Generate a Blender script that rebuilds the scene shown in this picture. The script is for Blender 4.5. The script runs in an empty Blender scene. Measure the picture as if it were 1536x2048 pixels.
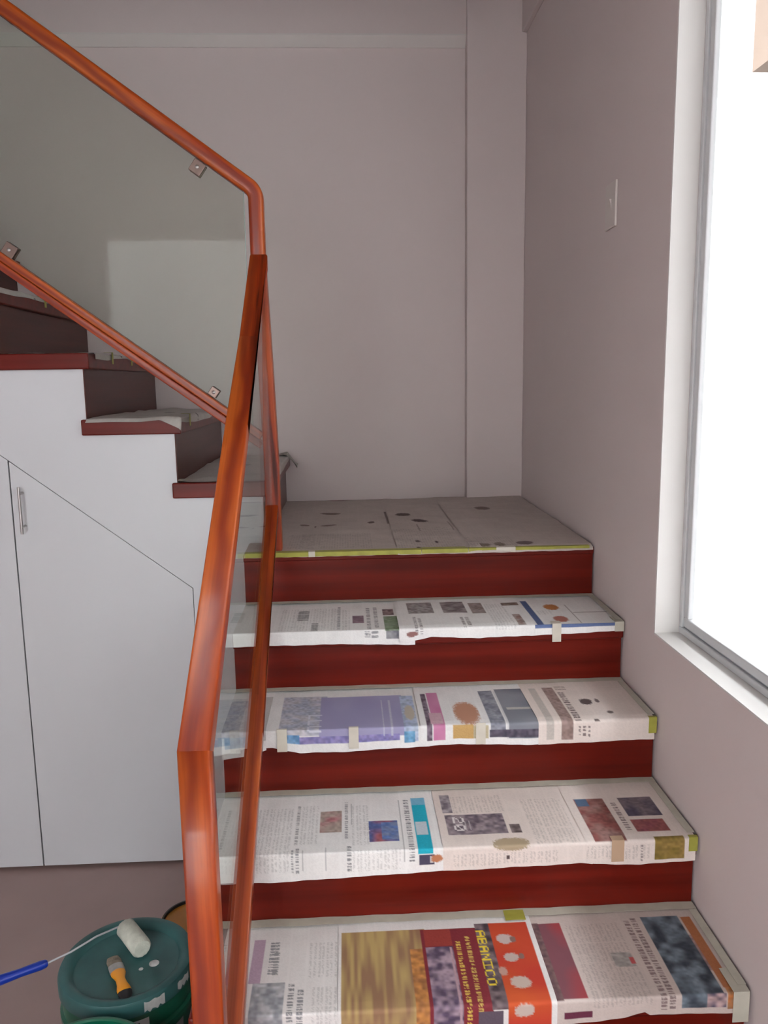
import bpy, bmesh, math, random
import numpy as np
from mathutils import Vector, Matrix
from mathutils.geometry import tessellate_polygon

random.seed(4)
S = bpy.context.scene
COL = S.collection
Z0 = 1.128            # height of the landing above the floor

# ------------------------------------------------------------------ camera
cam = bpy.data.cameras.new('camera')
cam.sensor_fit = 'VERTICAL'
cam.sensor_height = 32.0
cam.lens = 32.0 * 1623.0 / 2048.0
cam.clip_start = 0.02
camo = bpy.data.objects.new('camera', cam)
COL.objects.link(camo)
_r = Vector((0.99879976, -0.04663219, -0.01498238))
_u = Vector((0.02219466, 0.15821904, 0.98715456))
_f = Vector((0.04366269, 0.98630227, -0.15906413))
_m = Matrix(((_r.x, _u.x, -_f.x), (_r.y, _u.y, -_f.y), (_r.z, _u.z, -_f.z))).to_4x4()
_m.translation = Vector((-0.7665, -2.4493, 0.5197 + Z0))
camo.matrix_world = _m
S.camera = camo

# ------------------------------------------------------------------ look
S.view_settings.view_transform = 'Standard'
S.view_settings.look = 'None'
S.view_settings.gamma = 1.0
S.view_settings.use_curve_mapping = False
S.view_settings.exposure = 1.97

# ------------------------------------------------------------------ daylight: overcast sky
SKY = 5.0
w = bpy.data.worlds.new('overcast_sky')
S.world = w
w.use_nodes = True
bg = w.node_tree.nodes['Background']
bg.inputs[0].default_value = (0.93, 0.96, 1.0, 1)
bg.inputs[1].default_value = SKY

def portal(name, loc, rot, sx, sy):
    l = bpy.data.lights.new(name, 'AREA')
    l.shape = 'RECTANGLE'; l.size = sx; l.size_y = sy
    l.cycles.is_portal = True
    o = bpy.data.objects.new(name, l); COL.objects.link(o)
    o.location = loc; o.rotation_euler = rot
    return o
WY0, WY1, WZ0, WZ1 = -3.40, -0.50, Z0 - 0.123, 2.95          # side window opening
portal('window_portal', (0.10, (WY0+WY1)/2, (WZ0+WZ1)/2), (0, math.radians(90), 0), WZ1-WZ0, WY1-WY0)
FX0, FX1, FZ0, FZ1 = -2.75, -0.95, 0.10, 2.85                # opening in the wall behind the camera
portal('rear_portal', ((FX0+FX1)/2, -4.62, (FZ0+FZ1)/2), (math.radians(90), 0, 0), FX1-FX0, FZ1-FZ0)

# ------------------------------------------------------------------ materials
def new_mat(name):
    m = bpy.data.materials.new(name); m.use_nodes = True
    return m, m.node_tree.nodes, m.node_tree.links, m.node_tree.nodes['Principled BSDF']

def plain(name, col, rough=0.5, metal=0.0, coat=0.0, bump=0.0, bscale=60, var=0.0, vscale=3, spec=0.5):
    m, n, l, b = new_mat(name)
    b.inputs['Base Color'].default_value = (*col, 1)
    b.inputs['Roughness'].default_value = rough
    b.inputs['Metallic'].default_value = metal
    b.inputs['Coat Weight'].default_value = coat
    b.inputs['Coat Roughness'].default_value = 0.12
    b.inputs['Specular IOR Level'].default_value = spec
    tc = n.new('ShaderNodeTexCoord')
    if var:
        no = n.new('ShaderNodeTexNoise'); no.inputs['Scale'].default_value = vscale; no.inputs['Detail'].default_value = 5
        l.new(tc.outputs['Object'], no.inputs['Vector'])
        r = n.new('ShaderNodeValToRGB')
        r.color_ramp.elements[0].position = 0.3; r.color_ramp.elements[1].position = 0.7
        r.color_ramp.elements[0].color = (*[c*(1-var) for c in col], 1)
        r.color_ramp.elements[1].color = (*[min(1, c*(1+var)) for c in col], 1)
        l.new(no.outputs['Fac'], r.inputs['Fac']); l.new(r.outputs['Color'], b.inputs['Base Color'])
    if bump:
        no = n.new('ShaderNodeTexNoise'); no.inputs['Scale'].default_value = bscale; no.inputs['Detail'].default_value = 4
        l.new(tc.outputs['Object'], no.inputs['Vector'])
        bu = n.new('ShaderNodeBump'); bu.inputs['Strength'].default_value = bump; bu.inputs['Distance'].default_value = 0.002
        l.new(no.outputs['Fac'], bu.inputs['Height']); l.new(bu.outputs['Normal'], b.inputs['Normal'])
    return m

def rail_wood(name, coat=0.30, crough=0.16):
    """Varnished orange-red timber; the grain runs along the 'grain' attribute's first axis."""
    m, n, l, b = new_mat(name)
    at = n.new('ShaderNodeAttribute'); at.attribute_name = 'grain'
    mp = n.new('ShaderNodeMapping'); mp.inputs['Scale'].default_value = (1.1, 17, 17)
    l.new(at.outputs['Vector'], mp.inputs['Vector'])
    no = n.new('ShaderNodeTexNoise'); no.inputs['Scale'].default_value = 1.0; no.inputs['Detail'].default_value = 5; no.inputs['Distortion'].default_value = 0.8
    l.new(mp.outputs['Vector'], no.inputs['Vector'])
    r = n.new('ShaderNodeValToRGB'); e = r.color_ramp.elements
    e[0].position = 0.30; e[0].color = (0.070, 0.004, 0.0015, 1)
    e[1].position = 0.68; e[1].color = (0.50, 0.108, 0.014, 1)
    a = e.new(0.40); a.color = (0.29, 0.030, 0.004, 1)
    a = e.new(0.52); a.color = (0.41, 0.064, 0.007, 1)
    l.new(no.outputs['Fac'], r.inputs['Fac'])
    mp2 = n.new('ShaderNodeMapping'); mp2.inputs['Scale'].default_value = (5, 190, 190)
    l.new(at.outputs['Vector'], mp2.inputs['Vector'])
    n2 = n.new('ShaderNodeTexNoise'); n2.inputs['Scale'].default_value = 1.0; n2.inputs['Detail'].default_value = 3
    l.new(mp2.outputs['Vector'], n2.inputs['Vector'])
    mx = n.new('ShaderNodeMix'); mx.data_type = 'RGBA'; mx.blend_type = 'MULTIPLY'; mx.inputs['Factor'].default_value = 0.45
    r2 = n.new('ShaderNodeValToRGB'); r2.color_ramp.elements[0].position = .3; r2.color_ramp.elements[1].position = .6
    r2.color_ramp.elements[0].color = (.55, .45, .4, 1); r2.color_ramp.elements[1].color = (1, 1, 1, 1)
    l.new(n2.outputs['Fac'], r2.inputs['Fac'])
    l.new(r.outputs['Color'], mx.inputs[6]); l.new(r2.outputs['Color'], mx.inputs[7])
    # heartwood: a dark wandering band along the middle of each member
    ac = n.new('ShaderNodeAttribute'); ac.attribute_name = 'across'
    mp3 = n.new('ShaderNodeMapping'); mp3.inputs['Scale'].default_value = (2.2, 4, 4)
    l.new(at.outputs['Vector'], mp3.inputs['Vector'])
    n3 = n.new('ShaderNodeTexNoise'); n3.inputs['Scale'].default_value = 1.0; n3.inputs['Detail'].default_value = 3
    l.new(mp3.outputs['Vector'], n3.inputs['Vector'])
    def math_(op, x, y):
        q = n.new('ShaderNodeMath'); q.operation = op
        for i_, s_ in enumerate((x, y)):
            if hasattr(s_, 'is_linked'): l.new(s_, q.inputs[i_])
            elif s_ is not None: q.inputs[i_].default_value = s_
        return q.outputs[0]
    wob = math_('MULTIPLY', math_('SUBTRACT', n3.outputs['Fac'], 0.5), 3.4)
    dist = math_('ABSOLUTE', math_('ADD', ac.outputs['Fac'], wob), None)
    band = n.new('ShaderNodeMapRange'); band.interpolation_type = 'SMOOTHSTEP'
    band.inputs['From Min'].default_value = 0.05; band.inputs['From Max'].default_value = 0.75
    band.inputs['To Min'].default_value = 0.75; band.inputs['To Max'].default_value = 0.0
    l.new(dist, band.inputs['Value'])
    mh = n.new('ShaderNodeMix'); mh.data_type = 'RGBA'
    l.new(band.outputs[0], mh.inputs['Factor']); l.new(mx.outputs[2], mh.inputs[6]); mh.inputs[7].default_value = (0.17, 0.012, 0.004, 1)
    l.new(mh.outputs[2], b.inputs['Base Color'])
    b.inputs['Roughness'].default_value = 0.42
    b.inputs['Coat Weight'].default_value = coat; b.inputs['Coat Roughness'].default_value = crough; b.inputs['Specular IOR Level'].default_value = 0.35
    return m

def mahogany(name, c0, c1, rough=0.3, axis=0):
    m, n, l, b = new_mat(name)
    tc = n.new('ShaderNodeTexCoord')
    mp = n.new('ShaderNodeMapping')
    sc = [30, 30, 30]; sc[axis] = 1.2
    mp.inputs['Scale'].default_value = sc
    l.new(tc.outputs['Object'], mp.inputs['Vector'])
    no = n.new('ShaderNodeTexNoise'); no.inputs['Scale'].default_value = 1.0; no.inputs['Detail'].default_value = 5
    l.new(mp.outputs['Vector'], no.inputs['Vector'])
    r = n.new('ShaderNodeValToRGB'); e = r.color_ramp.elements
    e[0].position = .3; e[1].position = .7; e[0].color = (*c0, 1); e[1].color = (*c1, 1)
    l.new(no.outputs['Fac'], r.inputs['Fac']); l.new(r.outputs['Color'], b.inputs['Base Color'])
    b.inputs['Roughness'].default_value = rough
    b.inputs['Specular IOR Level'].default_value = 0.2
    b.inputs['Coat Weight'].default_value = 0.0; b.inputs['Coat Roughness'].default_value = 0.2
    return m

def glass_mat(name, tint, refl=1.0, ior=1.5):
    """Thin architectural glass: tinted straight-through light plus a mirror coat by Fresnel."""
    m = bpy.data.materials.new(name); m.use_nodes = True
    n, l = m.node_tree.nodes, m.node_tree.links
    n.clear()
    out = n.new('ShaderNodeOutputMaterial')
    tr = n.new('ShaderNodeBsdfTransparent'); tr.inputs[0].default_value = (*tint, 1)
    gl = n.new('ShaderNodeBsdfGlossy'); gl.inputs['Roughness'].default_value = 0.01
    fr = n.new('ShaderNodeFresnel'); fr.inputs[0].default_value = ior
    mt = n.new('ShaderNodeMath'); mt.operation = 'MULTIPLY'; mt.inputs[1].default_value = refl; mt.use_clamp = True
    mx = n.new('ShaderNodeMixShader')
    ge = n.new('ShaderNodeNewGeometry'); io = n.new('ShaderNodeMapRange')     # same reflectance on both faces of the sheet
    io.inputs['To Min'].default_value = ior; io.inputs['To Max'].default_value = 1/ior
    l.new(ge.outputs['Backfacing'], io.inputs['Value']); l.new(io.outputs[0], fr.inputs[0])
    l.new(fr.outputs[0], mt.inputs[0]); l.new(mt.outputs[0], mx.inputs[0])
    l.new(tr.outputs[0], mx.inputs[1]); l.new(gl.outputs[0], mx.inputs[2])
    l.new(mx.outputs[0], out.inputs[0])
    return m

def paper_mat(name, rough=0.75):
    m, n, l, b = new_mat(name)
    at = n.new('ShaderNodeAttribute'); at.attribute_name = 'print'
    l.new(at.outputs['Color'], b.inputs['Base Color'])
    b.inputs['Roughness'].default_value = rough
    b.inputs['Specular IOR Level'].default_value = 0.25
    tc = n.new('ShaderNodeTexCoord')
    no = n.new('ShaderNodeTexNoise'); no.inputs['Scale'].default_value = 22; no.inputs['Detail'].default_value = 3
    l.new(tc.outputs['Object'], no.inputs['Vector'])
    bu = n.new('ShaderNodeBump'); bu.inputs['Strength'].default_value = 0.35; bu.inputs['Distance'].default_value = 0.004
    l.new(no.outputs['Fac'], bu.inputs['Height']); l.new(bu.outputs['Normal'], b.inputs['Normal'])
    return m

WALLC = (0.70, 0.61, 0.60)
M = {}
M['wall'] = plain('painted_wall', WALLC, 0.75, bump=0.06, bscale=140, var=0.012)
M['reveal'] = plain('white_reveal_paint', (0.70, 0.68, 0.66), 0.6)
M['lit_ledge'] = plain('lightened_ledge_paint', (.70, .66, .64), .7)  # wall colour lightened for the light that the ledge edge catches
M['stairwall'] = plain('white_satin_panel', (0.62, 0.63, 0.66), 0.35, var=0.01)
M['floor'] = plain('floor_vinyl', (0.36, 0.25, 0.235), 0.35, var=0.05, vscale=5)
M['ceil'] = plain('ceiling_paint', (0.40, 0.37, 0.35), 0.8)
M['gap'] = plain('dark_gap', (0.10, 0.09, 0.09), 0.9)
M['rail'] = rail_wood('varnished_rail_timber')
M['rail_gloss'] = rail_wood('high_gloss_rail_timber', 1.0, 0.28)
M['tread'] = mahogany('mahogany_tread', (0.085, 0.007, 0.005), (0.16, 0.014, 0.009), 0.30, 0)
M['riser'] = mahogany('mahogany_riser', (0.085, 0.006, 0.003), (0.165, 0.012, 0.006), 0.30, 0)
M['riserside'] = mahogany('mahogany_riser_cross', (0.055, 0.012, 0.009), (0.10, 0.022, 0.016), 0.28, 1)
M['concrete'] = plain('stair_core', (0.45, 0.42, 0.40), 0.9)
M['glass'] = glass_mat('green_tinted_glass', (0.875, 0.90, 0.87), 0.22)
M['glassedge'] = plain('glass_edge', (0.30, 0.42, 0.38), 0.15)
M['glass_low'] = glass_mat('clear_green_glass', (0.91, 0.935, 0.915), 0.65)
M['pane'] = glass_mat('window_pane_glass', (0.98, 0.985, 0.98), 1.0)
M['alu'] = plain('powder_coated_aluminium', (0.60, 0.605, 0.62), 0.4)
M['seal'] = plain('window_gasket', (0.26, 0.27, 0.30), 0.6)
M['steel'] = plain('brushed_steel', (0.42, 0.40, 0.39), 0.3, metal=0.9)
M['bronze'] = plain('dull_clamp_metal', (0.20, 0.14, 0.12), 0.35, metal=0.7)
M['plastic_w'] = plain('switch_plastic', (0.66, 0.60, 0.57), 0.4)
M['paper'] = paper_mat('printed_newsprint')
M['tape_y'] = plain('yellow_green_tape', (0.36, 0.35, 0.06), 0.5, var=0.12, vscale=40)
M['tape_c'] = plain('cream_masking_tape', (0.62, 0.58, 0.50), 0.55, var=0.06, vscale=30)
M['tape_p'] = plain('pale_masking_tape', (0.52, 0.50, 0.42), 0.55, var=0.08, vscale=30)
M['green'] = plain('green_pail_plastic', (0.004, 0.105, 0.058), 0.30, coat=0.2)
M['lid'] = plain('dusty_green_lid', (0.030, 0.105, 0.105), 0.42, var=0.35, vscale=9)
M['dirt'] = plain('dried_white_paint', (0.55, 0.56, 0.55), 0.7, var=0.15, vscale=60)
M['ochre'] = plain('ochre_can', (0.55, 0.22, 0.02), 0.4, var=0.15, vscale=10)
M['blue'] = plain('blue_roller_grip', (0.008, 0.035, 0.34), 0.30, coat=0.3)
M['wire'] = plain('roller_wire', (0.52, 0.52, 0.55), 0.35, metal=0.3)
M['fleece'] = plain('roller_fleece', (0.58, 0.60, 0.52), 0.95, bump=0.9, bscale=260, var=0.15, vscale=40)
M['orange'] = plain('orange_brush_handle', (0.85, 0.33, 0.005), 0.35, coat=0.3)
M['black'] = plain('black_rubber', (0.012, 0.012, 0.014), 0.45)
M['bristle'] = plain('worn_bristles', (0.26, 0.22, 0.17), 0.9, bump=0.8, bscale=300, var=0.3, vscale=90)
M['ferrule'] = plain('tin_ferrule', (0.42, 0.41, 0.40), 0.4, metal=0.6, var=0.2, vscale=60)
M['label'] = plain('white_label', (0.60, 0.60, 0.61), 0.5)
M['label_g'] = plain('grey_label', (0.33, 0.30, 0.30), 0.5)
M['ink'] = plain('label_ink', (0.03, 0.03, 0.04), 0.5)
M['neighbour'] = plain('neighbour_render', (0.42, 0.42, 0.42), 0.9)
M['skystop'] = plain('sky_stop_render', (0.62, 0.62, 0.60), 0.9)
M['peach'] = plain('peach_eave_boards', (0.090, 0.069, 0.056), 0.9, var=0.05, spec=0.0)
M['ground'] = plain('outside_paving', (0.30, 0.30, 0.30), 0.9)

# ------------------------------------------------------------------ mesh helpers
def link(o, parent=None, kind=None):
    COL.objects.link(o)
    if parent is not None: o.parent = parent
    if kind: o['kind'] = kind
    return o

def obj(name, bm, mat, parent=None, smooth=False, kind=None, bevel=0.0):
    me = bpy.data.meshes.new(name)
    bmesh.ops.recalc_face_normals(bm, faces=bm.faces)
    bm.to_mesh(me); bm.free()
    for x in (mat if isinstance(mat, (list, tuple)) else [mat]): me.materials.append(x)
    if smooth:
        for p in me.polygons: p.use_smooth = True
        try: me.set_sharp_from_angle(angle=math.radians(40))
        except Exception: pass
    o = bpy.data.objects.new(name, me)
    link(o, parent, kind)
    if bevel:
        md = o.modifiers.new('bevel', 'BEVEL'); md.width = bevel; md.segments = 2; md.limit_method = 'ANGLE'
    return o

def tag(o, label, cat, group=None):
    o['label'] = label; o['category'] = cat
    if group: o['group'] = group
    return o

def thing(name, label, cat, loc=(0, 0, 0), rotz=0.0, group=None):
    o = bpy.data.objects.new(name, None); COL.objects.link(o)
    o.empty_display_size = 0.1
    o.location = loc; o.rotation_euler = (0, 0, rotz)
    return tag(o, label, cat, group)

def bx(bm, x0, x1, y0, y1, z0, z1, mi=0):
    v = [bm.verts.new((x, y, z)) for x in (x0, x1) for y in (y0, y1) for z in (z0, z1)]
    for q in ((0, 1, 3, 2), (4, 6, 7, 5), (0, 4, 5, 1), (2, 3, 7, 6), (0, 2, 6, 4), (1, 5, 7, 3)):
        f = bm.faces.new([v[i] for i in q]); f.material_index = mi
    return bm

def box(*a): return bx(bmesh.new(), *a)

def prism(pts, axis, a, b, bm=None):
    """Extrude a polygon. axis 'x': pts are (y,z); 'y': (x,z); 'z': (x,y)."""
    bm = bm or bmesh.new()
    def P(p, t):
        return {'x': (t, p[0], p[1]), 'y': (p[0], t, p[1]), 'z': (p[0], p[1], t)}[axis]
    A = [bm.verts.new(P(p, a)) for p in pts]; B = [bm.verts.new(P(p, b)) for p in pts]
    n = len(pts)
    for t in tessellate_polygon([[Vector((p[0], p[1], 0)) for p in pts]]):
        bm.faces.new([A[i] for i in t]); bm.faces.new([B[i] for i in reversed(t)])
    for i in range(n):
        j = (i+1) % n
        bm.faces.new((A[i], B[i], B[j], A[j]))
    return bm

def sweep(name, path, width, thick, plane, mat, parent, round_=0.006, seg=3, endcut=None, seed=0.0):
    """Rounded rectangular timber along a polyline lying in a vertical plane.
    plane 'x': the path lies in a plane of constant X (width is along X); 'y': constant Y."""
    nrm = Vector((1, 0, 0)) if plane == 'x' else Vector((0, 1, 0))
    P = [Vector(p) for p in path]
    # cross-section, (a along width, b along in-plane normal)
    prof = []
    hw, ht, r = width/2, thick/2, round_
    for cx, cy, a0 in ((hw-r, ht-r, 0), (-hw+r, ht-r, 90), (-hw+r, -ht+r, 180), (hw-r, -ht+r, 270)):
        for k in range(seg+1):
            a = math.radians(a0 + 90*k/seg)
            prof.append((cx + r*math.cos(a), cy + r*math.sin(a)))
    bm = bmesh.new()
    lay = bm.verts.layers.float_vector.new('grain'); lac = bm.verts.layers.float.new('across')
    rings = []; dist = 0.0
    dirs = [(P[i+1]-P[i]).normalized() for i in range(len(P)-1)]
    def mk(p, nb, s, k, d, shift=0.0):
        ring = []
        for a, b in prof:
            v = bm.verts.new(p + nrm*a + nb*(b*s))
            v[lay] = Vector((d, a + seed, b + seed*0.7 + shift))
            v[lac] = a/hw if plane == 'x' else b/ht  # constant-Y rails turn the heartwood band to the front, darkening them for shade
            ring.append(v)
        return ring
    for i, p in enumerate(P):
        if i == 0: t = dirs[0]; s = 1
        elif i == len(P)-1: t = dirs[-1]; s = 1
        else:
            t = (dirs[i-1]+dirs[i]).normalized(); s = 1/max(0.3, t.dot(dirs[i]))
        nb = nrm.cross(t).normalized()
        if i == 0 and endcut: nb = Vector(endcut).normalized(); s = 1/abs(nb.dot(nrm.cross(t)))
        if i: dist += (P[i]-P[i-1]).length
        rings.append(mk(p, nb, s, i, dist))
    for i in range(len(rings)-1):
        A, B = rings[i], rings[i+1]
        for j in range(len(prof)):
            k = (j+1) % len(prof)
            bm.faces.new((A[j], A[k], B[k], B[j]))
    bm.faces.new(rings[0][::-1]); bm.faces.new(rings[-1])
    return obj(name, bm, mat, parent, smooth=True)

def lathe(bm, prof, seg=48, c=(0, 0, 0), mi=0, cap=False):
    rings = []
    for r, z in prof:
        if r < 1e-6: rings.append([bm.verts.new((c[0], c[1], c[2]+z))])
        else: rings.append([bm.verts.new((c[0]+r*math.cos(2*math.pi*k/seg), c[1]+r*math.sin(2*math.pi*k/seg), c[2]+z)) for k in range(seg)])
    for A, B in zip(rings, rings[1:]):
        for k in range(seg):
            k2 = (k+1) % seg
            if len(A) == 1 and len(B) == 1: continue
            if len(A) == 1: f = bm.faces.new((A[0], B[k], B[k2]))
            elif len(B) == 1: f = bm.faces.new((A[k], B[0], A[k2]))
            else: f = bm.faces.new((A[k], B[k], B[k2], A[k2]))
            f.material_index = mi
    return bm

def tube(bm, pts, rad, seg=12, cap=True):
    pts = [Vector(p) for p in pts]
    rads = rad if isinstance(rad, (list, tuple)) else [rad]*len(pts)
    rings = []; up = Vector((0, 0, 1))
    for i, p in enumerate(pts):
        t = (pts[min(i+1, len(pts)-1)] - pts[max(i-1, 0)]).normalized()
        a = t.cross(up)
        if a.length < 1e-3: a = t.cross(Vector((1, 0, 0)))
        a.normalize(); b = a.cross(t).normalized()
        rings.append([bm.verts.new(p + (a*math.cos(2*math.pi*k/seg) + b*math.sin(2*math.pi*k/seg))*rads[i]) for k in range(seg)])
    for A, B in zip(rings, rings[1:]):
        for k in range(seg):
            bm.faces.new((A[k], B[k], B[(k+1) % seg], A[(k+1) % seg]))
    if cap:
        bm.faces.new(rings[0][::-1]); bm.faces.new(rings[-1])
    return bm

# ================================================================== THE SETTING
XL, YF, YB, ZC = -3.9, -4.55, 1.134, 4.3
WT = 0.12
obj('floor', box(XL-.1, 0.0, YF-.1, YB+.1, -0.1, 0.0), M['floor'], kind='structure')
obj('ceiling', box(XL-.1, .12, YF-.1, YB+.1, ZC, ZC+.1), M['ceil'], kind='structure')
obj('shading_slab', box(XL, -.0005, YF, -0.40, 2.99, 3.12), M['ceil'], kind='structure')     # unseen slab added to shade the wall tops, open over the stairs
obj('wall_back', box(XL-.1, 0.0, YB, YB+WT, 0, ZC), M['wall'], kind='structure')
obj('wall_left', box(XL-.1, XL, YF, YB, 0, ZC), M['wall'], kind='structure')
# right wall with the window opening
RW = 0.088
bm = bmesh.new()
bx(bm, 0, RW, WY1, YB+WT, 0, ZC)
bx(bm, 0, RW, YF, WY0, 0, ZC)
bx(bm, 0, RW, WY0, WY1, 0, WZ0)
bx(bm, 0, RW, WY0, WY1, WZ1, ZC)
obj('wall_right', bm, M['wall'], kind='structure')
# wall behind the camera with a wide opening to the outside
bm = bmesh.new()
bx(bm, XL-.1, FX0, YF-.12, YF, 0, ZC)
bx(bm, FX1, RW, YF-.12, YF, 0, ZC)
bx(bm, FX0, FX1, YF-.12, YF, FZ1, ZC)
bx(bm, FX0, FX1, YF-.12, YF, 0, FZ0)
obj('wall_front', bm, M['wall'], kind='structure')
# pilaster in the corner, projecting upper band of the back wall, ledge on the right wall
obj('trim_1', box(-0.245, 0.0, 1.072, YB, Z0+.0005, ZC), M['wall'], kind='structure', bevel=0.003)
obj('trim_2', box(XL, -0.245, 1.100, YB, Z0+1.900, ZC), M['wall'], kind='structure')
obj('trim_5', prism([(YB, Z0+1.868), (1.128, Z0+1.868), (1.094, Z0+1.902), (1.094, Z0+1.908), (YB, Z0+1.908)], 'x', XL, -0.245), M['lit_ledge'], kind='structure')
obj('trim_3', box(-0.022, 0.0, -2.3, 1.072, Z0+1.905, ZC), M['wall'], kind='structure', bevel=0.004)

# window lining, frame and pane (right wall)
D = 0.062
bm = bmesh.new()
e = 0.004
bx(bm, 0.0005, D, WY1-e, WY1, WZ0, WZ1)
bx(bm, 0.0005, D, WY0, WY0+e, WZ0, WZ1)
bx(bm, 0.0005, D, WY0, WY1, WZ0, WZ0+e)
bx(bm, 0.0005, D, WY0, WY1, WZ1-e, WZ1)
obj('window_1_reveal', bm, M['reveal'], kind='structure')
win = bpy.data.objects.new('window_1', None); COL.objects.link(win); win['kind'] = 'structure'
def frame(x0, x1, y0, y1, z0, z1, wd):
    bm = bmesh.new()
    bx(bm, x0, x1, y0, y1, z0, z0+wd); bx(bm, x0, x1, y0, y1, z1-wd, z1)
    bx(bm, x0, x1, y0, y0+wd, z0+wd, z1-wd); bx(bm, x0, x1, y1-wd, y1, z0+wd, z1-wd)
    return bm
a, b_, c, d_ = WY0+e, WY1-e, WZ0+e, WZ1-e
obj('outer_frame', frame(D, .086, a, b_, c, d_, .017), M['alu'], win, bevel=0.002)
obj('gasket', frame(D+.006, .084, a+.017, b_-.017, c+.017, d_-.017, .004), M['seal'], win)
sy0, sy1, sz0, sz1 = a+.021, b_-.021, c+.021, d_-.021
obj('sash', frame(D+.003, .080, sy0, sy1, sz0, sz1, .024), M['alu'], win, bevel=0.003)
obj('pane', box(D+.012, D+.016, sy0+.024, sy1-.024, sz0+.024, sz1-.024), M['pane'], win)

# outside
obj('ground', box(-14, 14, -14, 14, -.3, -.11), M['ground'], kind='structure')
obj('wall_sky_stop', box(-12, 6, -8.6, -8.4, -.3, 4.6), M['skystop'], kind='structure')  # unseen wall added to block direct sky from the rear opening
obj('sky_stop_slab', box(RW, 1.06, -4, 1.2, 3.25, 3.40), M['ceil'], kind='structure')      # unseen slab added over the window to cut sky light on the sill
nb = thing('neighbouring_house', 'pale neighbouring house with peach eave boards seen through the window', 'house', (3.0, 0, 0))
obj('outer_wall', box(.3, 4, -9, 12, -.3, Z0+5.5), M['neighbour'], nb)
obj('eave', box(0, .3, -9, 5.33, Z0+3.25, Z0+4.6), M['peach'], nb)

# white wall that closes the space under the upper flight, with two flush cupboard doors
HU, RU, XU, YS = 0.207, 0.2736, -1.039, 0.178
NU = 9
TU = 0.050
def UX(k): return XU-(k-1)*RU          # riser plane of upper step k
pts = []
dx0, dx1 = -1.845, -1.283
SL = (0.294+0.142)/(1.85-1.285)
def seam(x): return Z0 - 0.142 + SL*(-1.285 - x)
g = 0.0022
floorgap = 0.012
outline = [(-1.094, 0.0), (-1.094, Z0+.0005), (XU-.004, Z0+.0005), (XU-.004, Z0+HU-TU)]
for k in range(1, NU+1):
    outline.append((UX(k+1)-.004, Z0+k*HU-TU))
    if k < NU: outline.append((UX(k+1)-.004, Z0+(k+1)*HU-TU))
outline.append((UX(NU+1), 0.0))
dxl = -2.42
outline += [(dxl, 0.0), (dxl, seam(dxl)), (dx1, seam(dx1)), (dx1, 0.0)]
obj('wall_stair', prism(outline, 'y', YS, YS+.05), M['stairwall'], kind='structure')
def door(name, x0, x1, hx):
    p = [(x0+g, floorgap), (x1-g, floorgap), (x1-g, seam(x1-g)-g*1.3), (x0+g, seam(x0+g)-g*1.3)]
    o = obj(name, prism(p, 'y', YS+.0005, YS+.020), M['stairwall'], kind='structure', bevel=0.0008)
    zt = Z0+.206; zb = Z0+.055
    bm = bmesh.new()
    tube(bm, [(hx, YS-.030, zt), (hx, YS-.030, zb)], 0.0045, 12)
    tube(bm, [(hx, YS-.030, zt-.022), (hx, YS+.001, zt-.022)], 0.0038, 10)
    tube(bm, [(hx, YS-.030, zb+.022), (hx, YS+.001, zb+.022)], 0.0038, 10)
    obj('door_handle', bm, M['steel'], o, smooth=True)
    return o
door('door_1', dx0, dx1, -1.808)
door('door_2', dxl, dx0, -2.10)
obj('seam_shade_sheet', prism([(dxl-.01, 0), (dx1+.012, 0), (dx1+.012, seam(dx1)+.02), (dxl-.01, seam(dxl)+.02)], 'y', YS+.055, YS+.06), M['gap'], kind='structure')  # dark sheet behind the door seams, standing in for the shade inside

# ================================================================== STAIRCASE
def Yk(k): return 0.0 if k == 0 else -.0345-k*.2587       # nosing line of step k (0 = landing, counting down)
def Zk(k): return Z0 if k == 0 else Z0-.157-.17*(k-1)
ZKS = [Zk(k) for k in range(5)] + [Zk(4)*2/3, Zk(4)/3]
def Zs(k): return ZKS[k]
XE, XW = -1.092, -0.004
stair = thing('staircase', 'mahogany clad staircase rising to a landing and turning left along the back wall', 'staircase', (0, 0, 0))
# structural core under the lower flight
core = [(YB-.001, 0.0), (YB-.001, Z0-.045)]
core.append((0.032, Z0-.045))
for k in range(1, 7):
    yr = (Yk(k-1) if k > 1 else 0.0) + .012 + .02
    core.append((yr, Zs(k)-.045)); core.append((Yk(k)+.032, Zs(k)-.045))
core.append((Yk(6)+.032, 0.0))
obj('stair_core', prism(core, 'x', XE+.003, XW-.001), M['concrete'], stair)
T = 0.045
obj('landing_deck', box(XE, XW, 0.0, YB-.001, Z0-.022, Z0), M['tread'], stair, bevel=0.003)
for k in range(1, 7):
    yb = Yk(k-1)+.012 if k > 1 else .002
    obj('tread', box(XE, XW, Yk(k), yb+.018, Zs(k)-T, Zs(k)), M['tread'], stair, bevel=0.005)
for k in range(0, 7):
    y = Yk(k)+.012 if k else .002
    zb = Zs(k+1) if k < 6 else 0.0
    th = .022 if k == 0 else T
    obj('riser', box(XE+.002, XW-.003, y, y+.018, zb+.0003, Zs(k)-th), M['riser'], stair)
# upper flight along the back wall
for k in range(1, NU+1):
    x = UX(k)
    obj('riser', box(x-.0035, x, YS-.002, YB-.002, Z0+(k-1)*HU+.0003, Z0+k*HU-TU), M['riserside'], stair)
    obj('tread', box(UX(k+1)-.0175, x+.020, YS-.016, YB-.002, Z0+k*HU-TU, Z0+k*HU), M['tread'], stair, bevel=0.004)
bm = bmesh.new()
for k in range(1, NU+1):
    bx(bm, UX(k+1)-.018, UX(k)-.018, YS+.062, YB-.003, 0 if k > 8 else Z0+(k-1)*HU-.12, Z0+k*HU-TU)
obj('upper_core', bm, M['concrete'], stair)

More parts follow.
